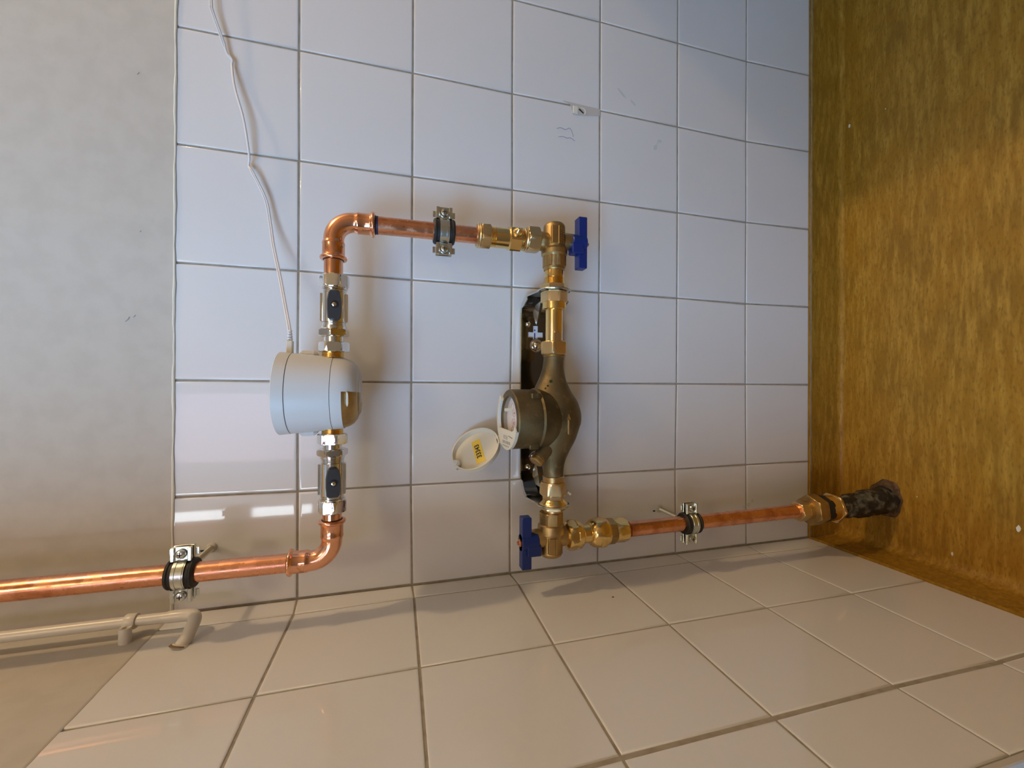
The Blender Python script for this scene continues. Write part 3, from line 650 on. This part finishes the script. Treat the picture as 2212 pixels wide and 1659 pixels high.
for s, x0, x1, xr in ((1, .403, .4262, .4262), (-1, .158, .1265, .1265)):
    # slanted web rising from the back plate, then ring plate square to the pipe
    vs = []; F = []
    prof = [(x0, -.0022), (x0+s*.008, -.0040), (x0+s*.016, -.0120), (x1-s*.002, -.026), (x1, -.034)]
    hws = [(.0308), (.0308), (.0305), (.0300), (.0292)]
    mb = MB()
    for th in (0, .0016):
        for (px, py), hw_ in zip(prof, hws):
            for k in (-1, 1): vs.append((px-s*th*.8, py-th, bc+k*hw_))
    n_ = len(prof)*2
    for i in range(len(prof)-1):
        a = i*2; F += [(a, a+1, a+3, a+2), (n_+a, n_+a+1, n_+a+3, n_+a+2), (a, a+2, n_+a+2, n_+a), (a+1, a+3, n_+a+3, n_+a+1)]
    mb.add(vs, F); obj('bent_web', mb, 'steel', t, angle=40)
    # side flanges following the bend
    for k in (-1, 1):
        fl = MB(); pts = ([(.278, -.0022)] if True else []) + prof
        w = [.0085, .0085, .0095, .0100, .0100, .0090]
        for i in range(len(pts)-1):
            (ax_, ay_), (bx_, by_) = pts[i], pts[i+1]; hw_ = .0308
            fl.prism([(ax_, ay_, bc+k*hw_), (bx_, by_, bc+k*hw_), (bx_-s*w[i+1]*(.7 if i > 1 else 0), by_-w[i+1], bc+k*(hw_+.0012)), (ax_-s*w[i]*(.7 if i > 2 else 0), ay_-w[i], bc+k*(hw_+.0012))], (0, 0, k*.0013))
        obj('side_flange', fl, 'zinc', t, angle=40)
    # ring plate
    ring = []; n = 40
    mbr = MB(); vs = []; F = []
    for i in range(n):
        th = 2*PI*i/n
        ox, oz = math.cos(th), math.sin(th)
        R_ = .0222
        y, zz = D+R_*ox, ZLW-.0006+R_*oz
        if ox > .35:                       # widen towards the wall into the web
            f = (ox-.35)/.65
            y = D+.0222*.35+ (abs(D)-.034-.0078)*min(1, f*2.2); zz = (ZLW-.0006)*(1-f)+bc*f + (1 if oz >= 0 else -1)*(.0222*.94*(1-min(1, f*2.2))+.0292*min(1, f*2.2))*(1 if abs(oz) > .05 else abs(oz)*20)
        for xx in (xr-.0009, xr+.0009):
            vs.append((xx, y, zz)); vs.append((xx, D+.0140*ox, ZLW-.0006+.0140*oz))
    for i in range(n):
        j = (i+1) % n; a, b = i*4, j*4
        F += [(a, a+1, b+1, b), (a+2, a+3, b+3, b+2), (a, a+2, b+2, b), (a+1, a+3, b+3, b+1)]
    obj('ring_plate', mbr.add(vs, F), 'zinc', t, angle=40)
    obj('ring_rim', MB().tube([(xr, D+.0222*math.cos(q), ZLW-.0006+.0222*math.sin(q)) for q in [PI/2+PI*i/24 for i in range(25)]], .0014, 8), 'zinc', t)
    # embossed gusset
    gx = x0-s*.006
    obj('gusset', MB().add([(gx-s*.010, -.0034, bc+.005), (x0+s*.014, -.0040, bc+.0155), (x0+s*.014, -.0040, bc-.0055), (x0+s*.020, -.026, bc+.006), (x0+s*.004, -.0130, bc+.0045)],
        [(0, 1, 4), (0, 4, 2), (4, 1, 3), (4, 3, 2), (0, 2, 1)]), 'zinc', t, smooth=False)
for (x, z) in ((.3895, .5745), (.3895, .5400), (.1650, .5735), (.1655, .5390)):
    obj('dimple', MB().turn((x, -.0030, z), (0, -1, 0), [(0, .0052), (.0010, .0046), (.0026, .0030), (.0034, .0012)], n=24), 'chrome', t)
for x in (.3560, .1800):
    sc = obj('fixing_screw', MB().turn((x, -.0030, cz-.001), (0, -1, 0), hexnut(0, .0042, .0088, .0008)+[(.0043, .0062), (.0062, .0052), (.0075, .0030)], n=48), 'chrome', t)
    obj('washer', MB().turn((x, -.0030, cz-.001), (0, -1, 0), [(0, .0105), (.0012, .0105)], n=32), 'chrome', t)

# ---------------- water meter ----------------
MX = .2474
wm = thing('water_meter', 'aged bronze water meter with round dial and open lid, between the two angle valves', 'water meter', (MX, D, .521))
xs = [.3370, .3300, .3165, .3002, .2840, .2728, .2640, .2559, .2474, .2400, .2344, .2174, .2011, .1849, .1692, .1600]
hm = [.0146, .0140, .0140, .0172, .0250, .0325, .0362, .0385, .0392, .0385, .0365, .0308, .0222, .0156, .0137, .0140]
hp = [.0146, .0146, .0165, .0225, .0300, .0330, .0340, .0340, .0340, .0340, .0330, .0290, .0225, .0170, .0145, .0140]
hy = [.0146, .0143, .0148, .0185, .0255, .0305, .0335, .0350, .0355, .0348, .0332, .0285, .0215, .0160, .0138, .0140]
def cr(a, n=4):
    out = []
    for i in range(len(a)-1):
        p0, p1, p2, p3 = a[max(i-1, 0)], a[i], a[i+1], a[min(i+2, len(a)-1)]
        for j in range(n):
            t_ = j/n; out.append(.5*(2*p1+(-p0+p2)*t_+(2*p0-5*p1+4*p2-p3)*t_*t_+(-p0+3*p1-3*p2+p3)*t_**3))
    return out+[a[-1]]
XS, HM, HP, HY = cr(xs), cr(hm), cr(hp), cr(hy)
vs = []; F = []; n = 48
for x, a, b, c_ in zip(XS, HM, HP, HY):
    for k in range(n):
        th = 2*PI*k/n; s_, co = math.sin(th), math.cos(th)
        vs.append((x, D-c_*co, ZLW-.0006+(b if s_ > 0 else a)*s_))
for i in range(len(XS)-1):
    for k in range(n): F.append((i*n+k, i*n+(k+1) % n, (i+1)*n+(k+1) % n, (i+1)*n+k))
F += [tuple(range(n)), tuple(range((len(XS)-1)*n, len(XS)*n))]
obj('body', MB().add(vs, F), 'bronze', wm, angle=60)
obj('end_thread', along_x(ZLW-.0006, thread(.1585, .1665, .0155, .0020, .0010), n=48), 'brass_satin', wm)
obj('end_thread', along_x(ZLW-.0006, thread(.3330, .3372, .0155, .0020, .0010), n=48), 'brass_cast', wm)
obj('flow_arrow', MB().box((.2280, D-.0368, ZLW-.0095), (.2480, D-.0330, ZLW-.0070), .0006).prism([(.2480, D-.0366, ZLW-.0112), (.2560, D-.0366, ZLW-.0082), (.2480, D-.0366, ZLW-.0055)], (0, .003, 0)), 'brass_cast', wm, smooth=False)
obj('casting_pip', MB().turn((MX, D, ZLW-.0385), (0, 0, -1), [(0, .0018), (.0022, .0016)], n=12), 'bronze', wm)
for (x, dz, r) in ((.2985, .010, .0024), (.2925, .0145, .0016), (.2895, .0180, .0011)):
    obj('patina_spot', MB().turn((x, D-.0165 if r > .002 else D-.0168, ZLW+dz), (0, -1, .3), [(0, r), (.0011, r*.85), (.0014, r*.4)], n=12), 'verdigris', wm)
PIV = Vector((MX, D, .56)); TR = Matrix.Rotation(math.radians(4.0), 3, 'X')
def tilt(mb):
    mb.v = [PIV + TR @ (Vector(v)-PIV) for v in mb.v]; return mb
rz = lambda prof, **k: tilt(MB().turn((MX, D, 0), (0, 0, 1), prof, **k))
reg = obj('register_housing', rz([(.5620, .0340), (.5700, .0385), (.5760, .0412), (.5880, .0416), (.5895, .0424), (.5905, .0416), (.5920, .0404), (.6245, .0404), (.6262, .0398), (.6270, .0388), (.6270, .0315), (.6180, .0305)], n=80), 'bronze', wm, angle=35)
for th in (2.62, 3.65, 5.6, .6):
    c_ = Vector((MX+.0405*math.cos(th), D+.0405*math.sin(th), .598))
    obj('lock_tab', tilt(MB().box(c_-Vector((.004, .0035, .007)), c_+Vector((.004, .0035, .007)), .0015)), 'bronze', reg)
dial = obj('dial', rz([(.6178, .0306), (.6186, .0306)], n=48), 'dial', wm, smooth=False)
def on_dial(pts, material, name, z=.6187, h=.0003, parent=None): return obj(name, tilt(MB().prism([(MX+a, D+b, z) for a, b in pts], (0, 0, h))), material, parent or dial, smooth=False)
star = [((.0042 if i % 2 == 0 else .0018)*math.cos(PI/2+i*PI/5)-.006, (.0042 if i % 2 == 0 else .0018)*math.sin(PI/2+i*PI/5)+.002) for i in range(10)]
on_dial(star, 'red', 'red_star')
for (a, b, r) in ((-.006, .002, .0062), (-.0155, .004, .0055), (.008, .0005, .005), (.016, .006, .005)):
    obj('dial_ring', tilt(MB().tube([(MX+a+r*math.cos(2*PI*i/20), D+b+r*math.sin(2*PI*i/20), .6190) for i in range(21)], .0003, 5)), 'greyink', dial)
on_dial([(.008, -.004), (.010, .002), (.006, .002)], 'red', 'needle'); on_dial([(.0150, -.0090), (.0190, -.0030), (.0140, -.0040)], 'red', 'needle')
on_dial([(-.012, -.022), (-.003, -.022), (-.003, -.013), (-.012, -.013)], 'greyink', 'counter_window')
for i in range(4): on_dial([(-.0112+.0021*i, -.0212), (-.0100+.0021*i, -.0212), (-.0100+.0021*i, -.0140), (-.0112+.0021*i, -.0140)], 'dial', 'counter_drum', .6191)
for i in range(7): on_dial([(-.026+.0004*abs(i-3), -.012+.0035*i), (-.0215, -.012+.0035*i), (-.0215, -.0105+.0035*i), (-.026+.0004*abs(i-3), -.0105+.0035*i)], 'greyink', 'print_mark')
obj('pin', tilt(MB().turn((MX+.012, D+.012, .6187), (0, 0, 1), [(0, .0036), (.0010, .0036), (.0011, .0026), (.0085, .0024), (.0095, .0020)], n=20)), 'cream', dial)
gl = rz([(.6235, .0308), (.6240, .0308)], n=40); obj('glass', gl, 'glass', wm, smooth=False)
# white plastic ring and plate on the housing
arc = MB(); vs = []; F = []; n = 44
for i in range(n+1):
    th = math.radians(38+ (250-38)*i/n)
    for (r, z) in ((.0405, .6262), (.0413, .6305), (.0352, .6305), (.0335, .6262)): vs.append((MX+r*math.cos(th), D+r*math.sin(th), z))
for i in range(n):
    for j in range(4): F.append((i*4+j, i*4+(j+1) % 4, (i+1)*4+(j+1) % 4, (i+1)*4+j))
F += [(0, 1, 2, 3), (n*4, n*4+1, n*4+2, n*4+3)]
obj('plastic_ring', tilt(arc.add(vs, F)), 'cream', wm, angle=30)
arc2 = MB(); vs = []; F = []
for i in range(n+1):
    th = math.radians(48+(180-48)*i/n)
    for (r, z) in ((.0352, .6300), (.0340, .6300), (.0312, .6190), (.0320, .6190)): vs.append((MX+r*math.cos(th), D+r*math.sin(th), z))
for i in range(n):
    for j in range(4): F.append((i*4+j, i*4+(j+1) % 4, (i+1)*4+(j+1) % 4, (i+1)*4+j))
obj('inner_wall', tilt(arc2.add(vs, F)), 'white', wm)
seg = [(.0408*math.cos(math.radians(a)), .0408*math.sin(math.radians(a))) for a in range(112, 256, 4)]
seg = [(a, b) for a, b in seg] + [(-.0065, -.0345), (-.0125, -.0300), (-.0145, -.0240), (-.0135, .0310)]
pl = obj('data_plate', tilt(MB().prism([(MX+a, D+b, .6290) for a, b in seg], (0, 0, .0018))), 'cream', wm, smooth=False)
PZ = .6309
def mark(x0, x1, y0, y1, material='greyink', nm='barcode_bar'): return on_dial([(x0, y0), (x1, y0), (x1, y1), (x0, y1)], material, nm, PZ, .0002, pl)
for i, w in enumerate((.0010, .0006, .0014, .0006, .0010, .0006, .0006, .0010, .0006, .0006)):
    yy = -.0170+.0032*i; mark(-.0330, -.0290, yy, yy+w*1.6)
fr = [(-.0265, -.006), (-.0265, .008), (-.0225, .008), (-.0225, -.006)]
for i in range(4):
    a, b = fr[i], fr[(i+1) % 4]
    obj('print_frame', tilt(MB().tube([(MX+a[0], D+a[1], PZ+.0001), (MX+b[0], D+b[1], PZ+.0001)], .0003, 4)), 'greyink', pl)
mark(-.0252, -.0238, -.003, -.001, nm='print_mark'); mark(-.0252, -.0238, .002, .005, nm='print_mark')
for i in range(5): mark(-.0368, -.0352, -.012+.0055*i, -.009+.0055*i, nm='print_mark')
for i in range(5): mark(-.0235+.0003*i, -.0222+.0003*i, -.0260+.0032*i, -.0238+.0032*i, nm='print_mark')
# hinged lid
HD = Vector((-.78, .62, 0)).normalized(); OP = math.radians(30)
hinge = Vector((MX, D, .6265)) + HD*.0420
A = (Vector((0, 0, 1))*math.cos(OP) + HD*math.sin(OP)).normalized()
Nn = (-HD*math.cos(OP) + Vector((0, 0, 1))*math.sin(OP)).normalized(); Tt = A.cross(Nn).normalized()
LC = hinge + A*.0405
def lidp(a, t_, n_): return LC + A*a + Tt*t_ + Nn*n_
vs = []; F = []; n = 64; rl = .0362
prof = [(.0, -.0010), (.0338, -.0010), (.0357, .0002), (rl, .0080), (rl-.0015, .0080), (.0332, .0012), (.0, .0010)]
for (r, h) in prof:
    for k in range(n):
        th = 2*PI*k/n; rr = r
        if rr > .033:   # finger notch opposite the hinge
            dth = (th+.35) if th < PI else th-2*PI+.35
            if abs(dth) < .13: rr = r - .0062*math.sqrt(max(0, 1-(dth/.13)**2))
        vs.append(lidp(rr*math.cos(th), rr*math.sin(th), h))
for i in range(len(prof)-1):
    for k in range(n): F.append((i*n+k, i*n+(k+1) % n, (i+1)*n+(k+1) % n, (i+1)*n+k))
lid = obj('lid', MB().add(vs, F), 'cream', wm, angle=35)
nm_ = MB()
nr = [lidp(.0362*math.cos(-.35)*(1)-.0070*math.cos(q), .0362*math.sin(-.35)-.0052*math.sin(q)*1.0, h) for h in (.0000, .0080) for q in [-PI*.5+PI*i/12 for i in range(13)]]
nm_.add(nr, [(i, i+1, 13+i+1, 13+i) for i in range(12)])
o_ = obj('finger_notch', nm_, 'cream', lid); sm = o_.modifiers.new('s', 'SOLIDIFY'); sm.thickness = .0014
obj('hinge_tab', MB().add([lidp(-.0352-a*.008, t_*.0075, h+.001-a*.001) for h in (0, .005) for a in (0, 1) for t_ in (-1, 1)],
    [(0, 1, 3, 2), (4, 5, 7, 6), (0, 1, 5, 4), (2, 3, 7, 6), (0, 2, 6, 4), (1, 3, 7, 5)]), 'cream', lid, smooth=False)
obj('hinge_slot', MB().add([lidp(-.0332+a*.0012, t_*.0068, .0018) for a in (-1, 1) for t_ in (-1, 1)], [(0, 1, 3, 2)]), 'dark', lid, smooth=False)
# label: long side runs along the lid's horizontal
la = math.radians(3)
def lab(u, w, h): return lidp(-.002 + u*math.cos(la)*1 - w*math.sin(la)*0 + w*math.sin(la), u*math.sin(la)*-1 + w*math.cos(la), h)
obj('yellow_label', MB().add([lab(a*.0066, b*.0215-.002, h) for h in (.0011, .0014) for a, b in ((-1, -1), (1, -1), (1, 1), (-1, 1))],
    [(0, 1, 2, 3), (4, 5, 6, 7), (0, 1, 5, 4), (1, 2, 6, 5), (2, 3, 7, 6), (3, 0, 4, 7)]), 'yellow', lid, smooth=False)
tc = bpy.data.curves.new('digits', 'FONT'); tc.body = '33343'; tc.size = .0098; tc.align_x = 'CENTER'; tc.align_y = 'CENTER'; tc.extrude = .00012; tc.space_character = 1.05; tc.offset = .00022
to = bpy.data.objects.new('digits', tc); C.objects.link(to)
bpy.context.view_layer.update()
tme = bpy.data.meshes.new_from_object(to.evaluated_get(bpy.context.evaluated_depsgraph_get()))
bpy.data.objects.remove(to)
sgnT = 1 if Tt.x > 0 else -1
dm = MB().add([lab(v.co.y, v.co.x*sgnT-.002, .0016+v.co.z) for v in tme.vertices], [list(p.vertices) for p in tme.polygons])
obj('printed_number', dm, 'ink', lid, smooth=False)
# strainer plug
so = Vector((.2080, D-.012, .5740)); sd = Vector((-.62, -.22, .62)).normalized()
sp_ = obj('strainer_plug', MB().turn(so, sd, [(-.010, .0105), (.0180, .0098), (.0185, .0088)], n=32), 'bronze', wm)
obj('plug_cap', MB().turn(so, sd, thread(.0184, .0262, .0094, .0100, .0003) + [(.0270, .0080)], n=40), 'brass_cast', sp_)

# ---------------- lower left fittings ----------------
t = thing('brass_union', 'shiny brass union with rounded nuts, between left angle valve and lower copper pipe', 'pipe fitting', (XL, D, .44))
Zz = lambda prof, **k: MB().turn((XL, D, 0), (0, 0, 1), prof, **k)
obj('upper_nut', Zz([(.5160, .0130), (.5172, .0165), (.5210, .0195), (.5265, .0203), (.5275, .0208, .0218), (.5310, .0218, .0218), (.5365, .0218, .0218), (.5380, .0196, .0218), (.5400, .0188), (.5415, .0150)], n=72, phase=.2), 'brass', t)
obj('connecting_tube', Zz([(.4950, .0130), (.5180, .0130)], n=48), 'brass', t)
obj('union_nut', Zz([(.4770, .0180), (.4815, .0200, .0218), (.4825, .0218, .0218), (.4890, .0218, .0218), (.4905, .0205, .0218), (.4940, .0205), (.4995, .0192), (.5035, .0165), (.5050, .0135)], n=72, phase=.5), 'brass', t)
obj('hex_body', Zz(hexnut(.4650, .4785, .0186, .001), n=72, phase=.3), 'brass_cast', t)
obj('compression_nut', Zz([(.4455, .0118), (.4460, .0158, .0180), (.4480, .0180, .0180), (.4590, .0180, .0180), (.4615, .0162, .0180), (.4630, .0160), (.4655, .0150)], n=72, phase=.1), 'brass', t)
t = thing('floor_coupling', 'large stacked hexagon brass coupling just above the black wrapped riser', 'pipe fitting', (.083, D, .04))
Zf = lambda prof, **k: MB().turn((.083, D, 0), (0, 0, 1), prof, **k)
obj('compression_nut', Zf(hexnut(.1050, .1225, .0168, .0016), n=72, phase=.35), 'brass_satin', t)
obj('neck', Zf([(.0930, .0150), (.1060, .0150)], n=40), 'brass_cast', t)
obj('reducer_hex', Zf(hexnut(.0755, .0960, .0262, .0016), n=72, phase=.15), 'brass_cast', t)
obj('packing', Zf([(.0600, .0225, .0240), (.0765, .0225, .0240)], n=48, phase=.15), 'rubber', t)
obj('sleeve', Zf([(.0440, .0225), (.0480, .0215), (.0620, .0215)], n=48), 'brass', t)
obj('locknut', Zf(hexnut(.0400, .0455, .0262, .0012), n=72, phase=.4), 'brass_satin', t)
# wrapped riser out of the floor
vs = []; F = []; n = 40; rg = random.Random(8); zs = [.0405, .036, .030, .022, .014, .006, -.002, -.012, -.022, -.032, -.042, -.052, -.062, -.072, -.0795]
for i, z in enumerate(zs):
    base = .0170 + .0050*min(1, max(0, (.03-z)/.06))
    for k in range(n):
        th = 2*PI*k/n; r = base + .0014*math.sin(3*th+z*160) + .0010*math.sin(7*th-z*300) + rg.uniform(-.0006, .0006)
        vs.append((.083+.010*max(0, (.0-z))/.08*0.8+r*math.cos(th), D-.004*max(0, -z)/.08+r*math.sin(th), z))
for i in range(len(zs)-1):
    for k in range(n): F.append((i*n+k, i*n+(k+1) % n, (i+1)*n+(k+1) % n, (i+1)*n+k))
rs = thing('wrapped_riser', 'black tape-wrapped riser pipe coming up through the brown floor', 'pipe', (.085, D, FZ))
obj('wrapping', MB().add(vs, F+[tuple(range(n)), tuple(range(len(zs)*n-n, len(zs)*n))]), 'tar', rs, angle=60)
def rag(cx, cy, r0, r1, z0, h, name, material, seed, parent, a0=0, a1=2*PI, sx=1, sy=1):
    rg = random.Random(seed); vs = []; F = []; n = 40
    for i in range(n+1):
        th = a0+(a1-a0)*i/n; q = 1+.06*math.sin(3*th+seed)+.04*math.sin(7*th)+rg.uniform(-.02, .02)
        for (r, hh) in ((r0, h*rg.uniform(.6, 1.3)), ((r0+r1)/2*q, h*rg.uniform(.5, 1.2)), (r1*q, .0002)):
            vs.append((cx+r*math.cos(th)*sx, cy+r*math.sin(th)*sy, z0+hh))
    for i in range(n):
        for j in range(2): F.append((i*3+j, i*3+j+1, (i+1)*3+j+1, (i+1)*3+j))
    return obj(name, MB().add(vs, F), material, parent, angle=60)
rag(.093, D-.004, .016, .0275, FZ, .0022, 'torn_edge', 'dirt', 3, floor, sx=1.2)
for (x, y, r, s) in ((.804, -.0174, .0028, 1), (.0924, -.25, .0034, 2), (.0285, -.1763, .0022, 3), (.1069, -.1293, .0010, 4), (.7978, -.0804, .0009, 5)):
    rg = random.Random(s)
    obj('paint_fleck', MB().prism([(x+r*math.cos(q)*rg.uniform(.7, 1.1)*1.5, y+r*.75*math.sin(q)*rg.uniform(.7, 1.1), FZ+.0001) for q in [2*PI*i/9 for i in range(9)]], (0, 0, .0003)), 'paintfleck', floor, smooth=False)


# ---------------- cream painted pipe with clip ----------------
wp = thing('painted_pipe', 'cream painted pipe in the corner bending into the side wall above the tiles', 'pipe', (.018, -.045, 1.0))
pts = smooth_path([(.018, -.0445, 2.39), (.018, -.0445, 1.30), (.018, -.0445, 1.10), (.018, -.0450, 1.045), (.0185, -.0462, 1.020), (.0195, -.0500, 1.0065), (.0190, -.0570, 1.0000), (.0150, -.0650, .9990), (.0070, -.0730, 1.0010), (-.003, -.0810, 1.0060)], 6)
obj('tube', MB().tube(pts, [.0060 if p.z > 1.03 else .0068 for p in pts], 24), 'gloss_paint', wp, angle=60)
obj('paint_collar', rag(0, 0, 0, 0, 0, 0, 'x', 'rust', 1, None) and MB().turn((0, -.0785, 1.0050), (1, .35, -.2), [(-.001, .0105), (.0010, .0090), (.0022, .0074)], n=24), 'gloss_paint', wp)
for o_ in list(bpy.data.objects):
    if o_.name == 'x': bpy.data.objects.remove(o_)
obj('rust_ring', MB().turn((0.0002, -.0795, 1.0060), (1, .35, -.2), [(0, .0100), (.0012, .0090), (.0016, .0076)], n=24), 'rust', wp)
cl_ = thing('pipe_clip', 'cream painted clip around the painted pipe in the corner', 'pipe clip', (.018, -.0445, 1.068))
obj('ring', MB().turn((.018, -.0445, 1.068), (0, 0, 1), [(-.0055, .0064), (-.0055, .0080), (-.0045, .0086), (.0045, .0086), (.0055, .0080), (.0055, .0064)], n=32), 'gloss_paint', cl_)
obj('screw_boss', MB().turn((-.001, -.0560, 1.068), (1, 0, 0), [(0, .0060), (.0170, .0060), (.0180, .0055), (.0180, .0032), (.0155, .0028)], n=28), 'gloss_paint', cl_)
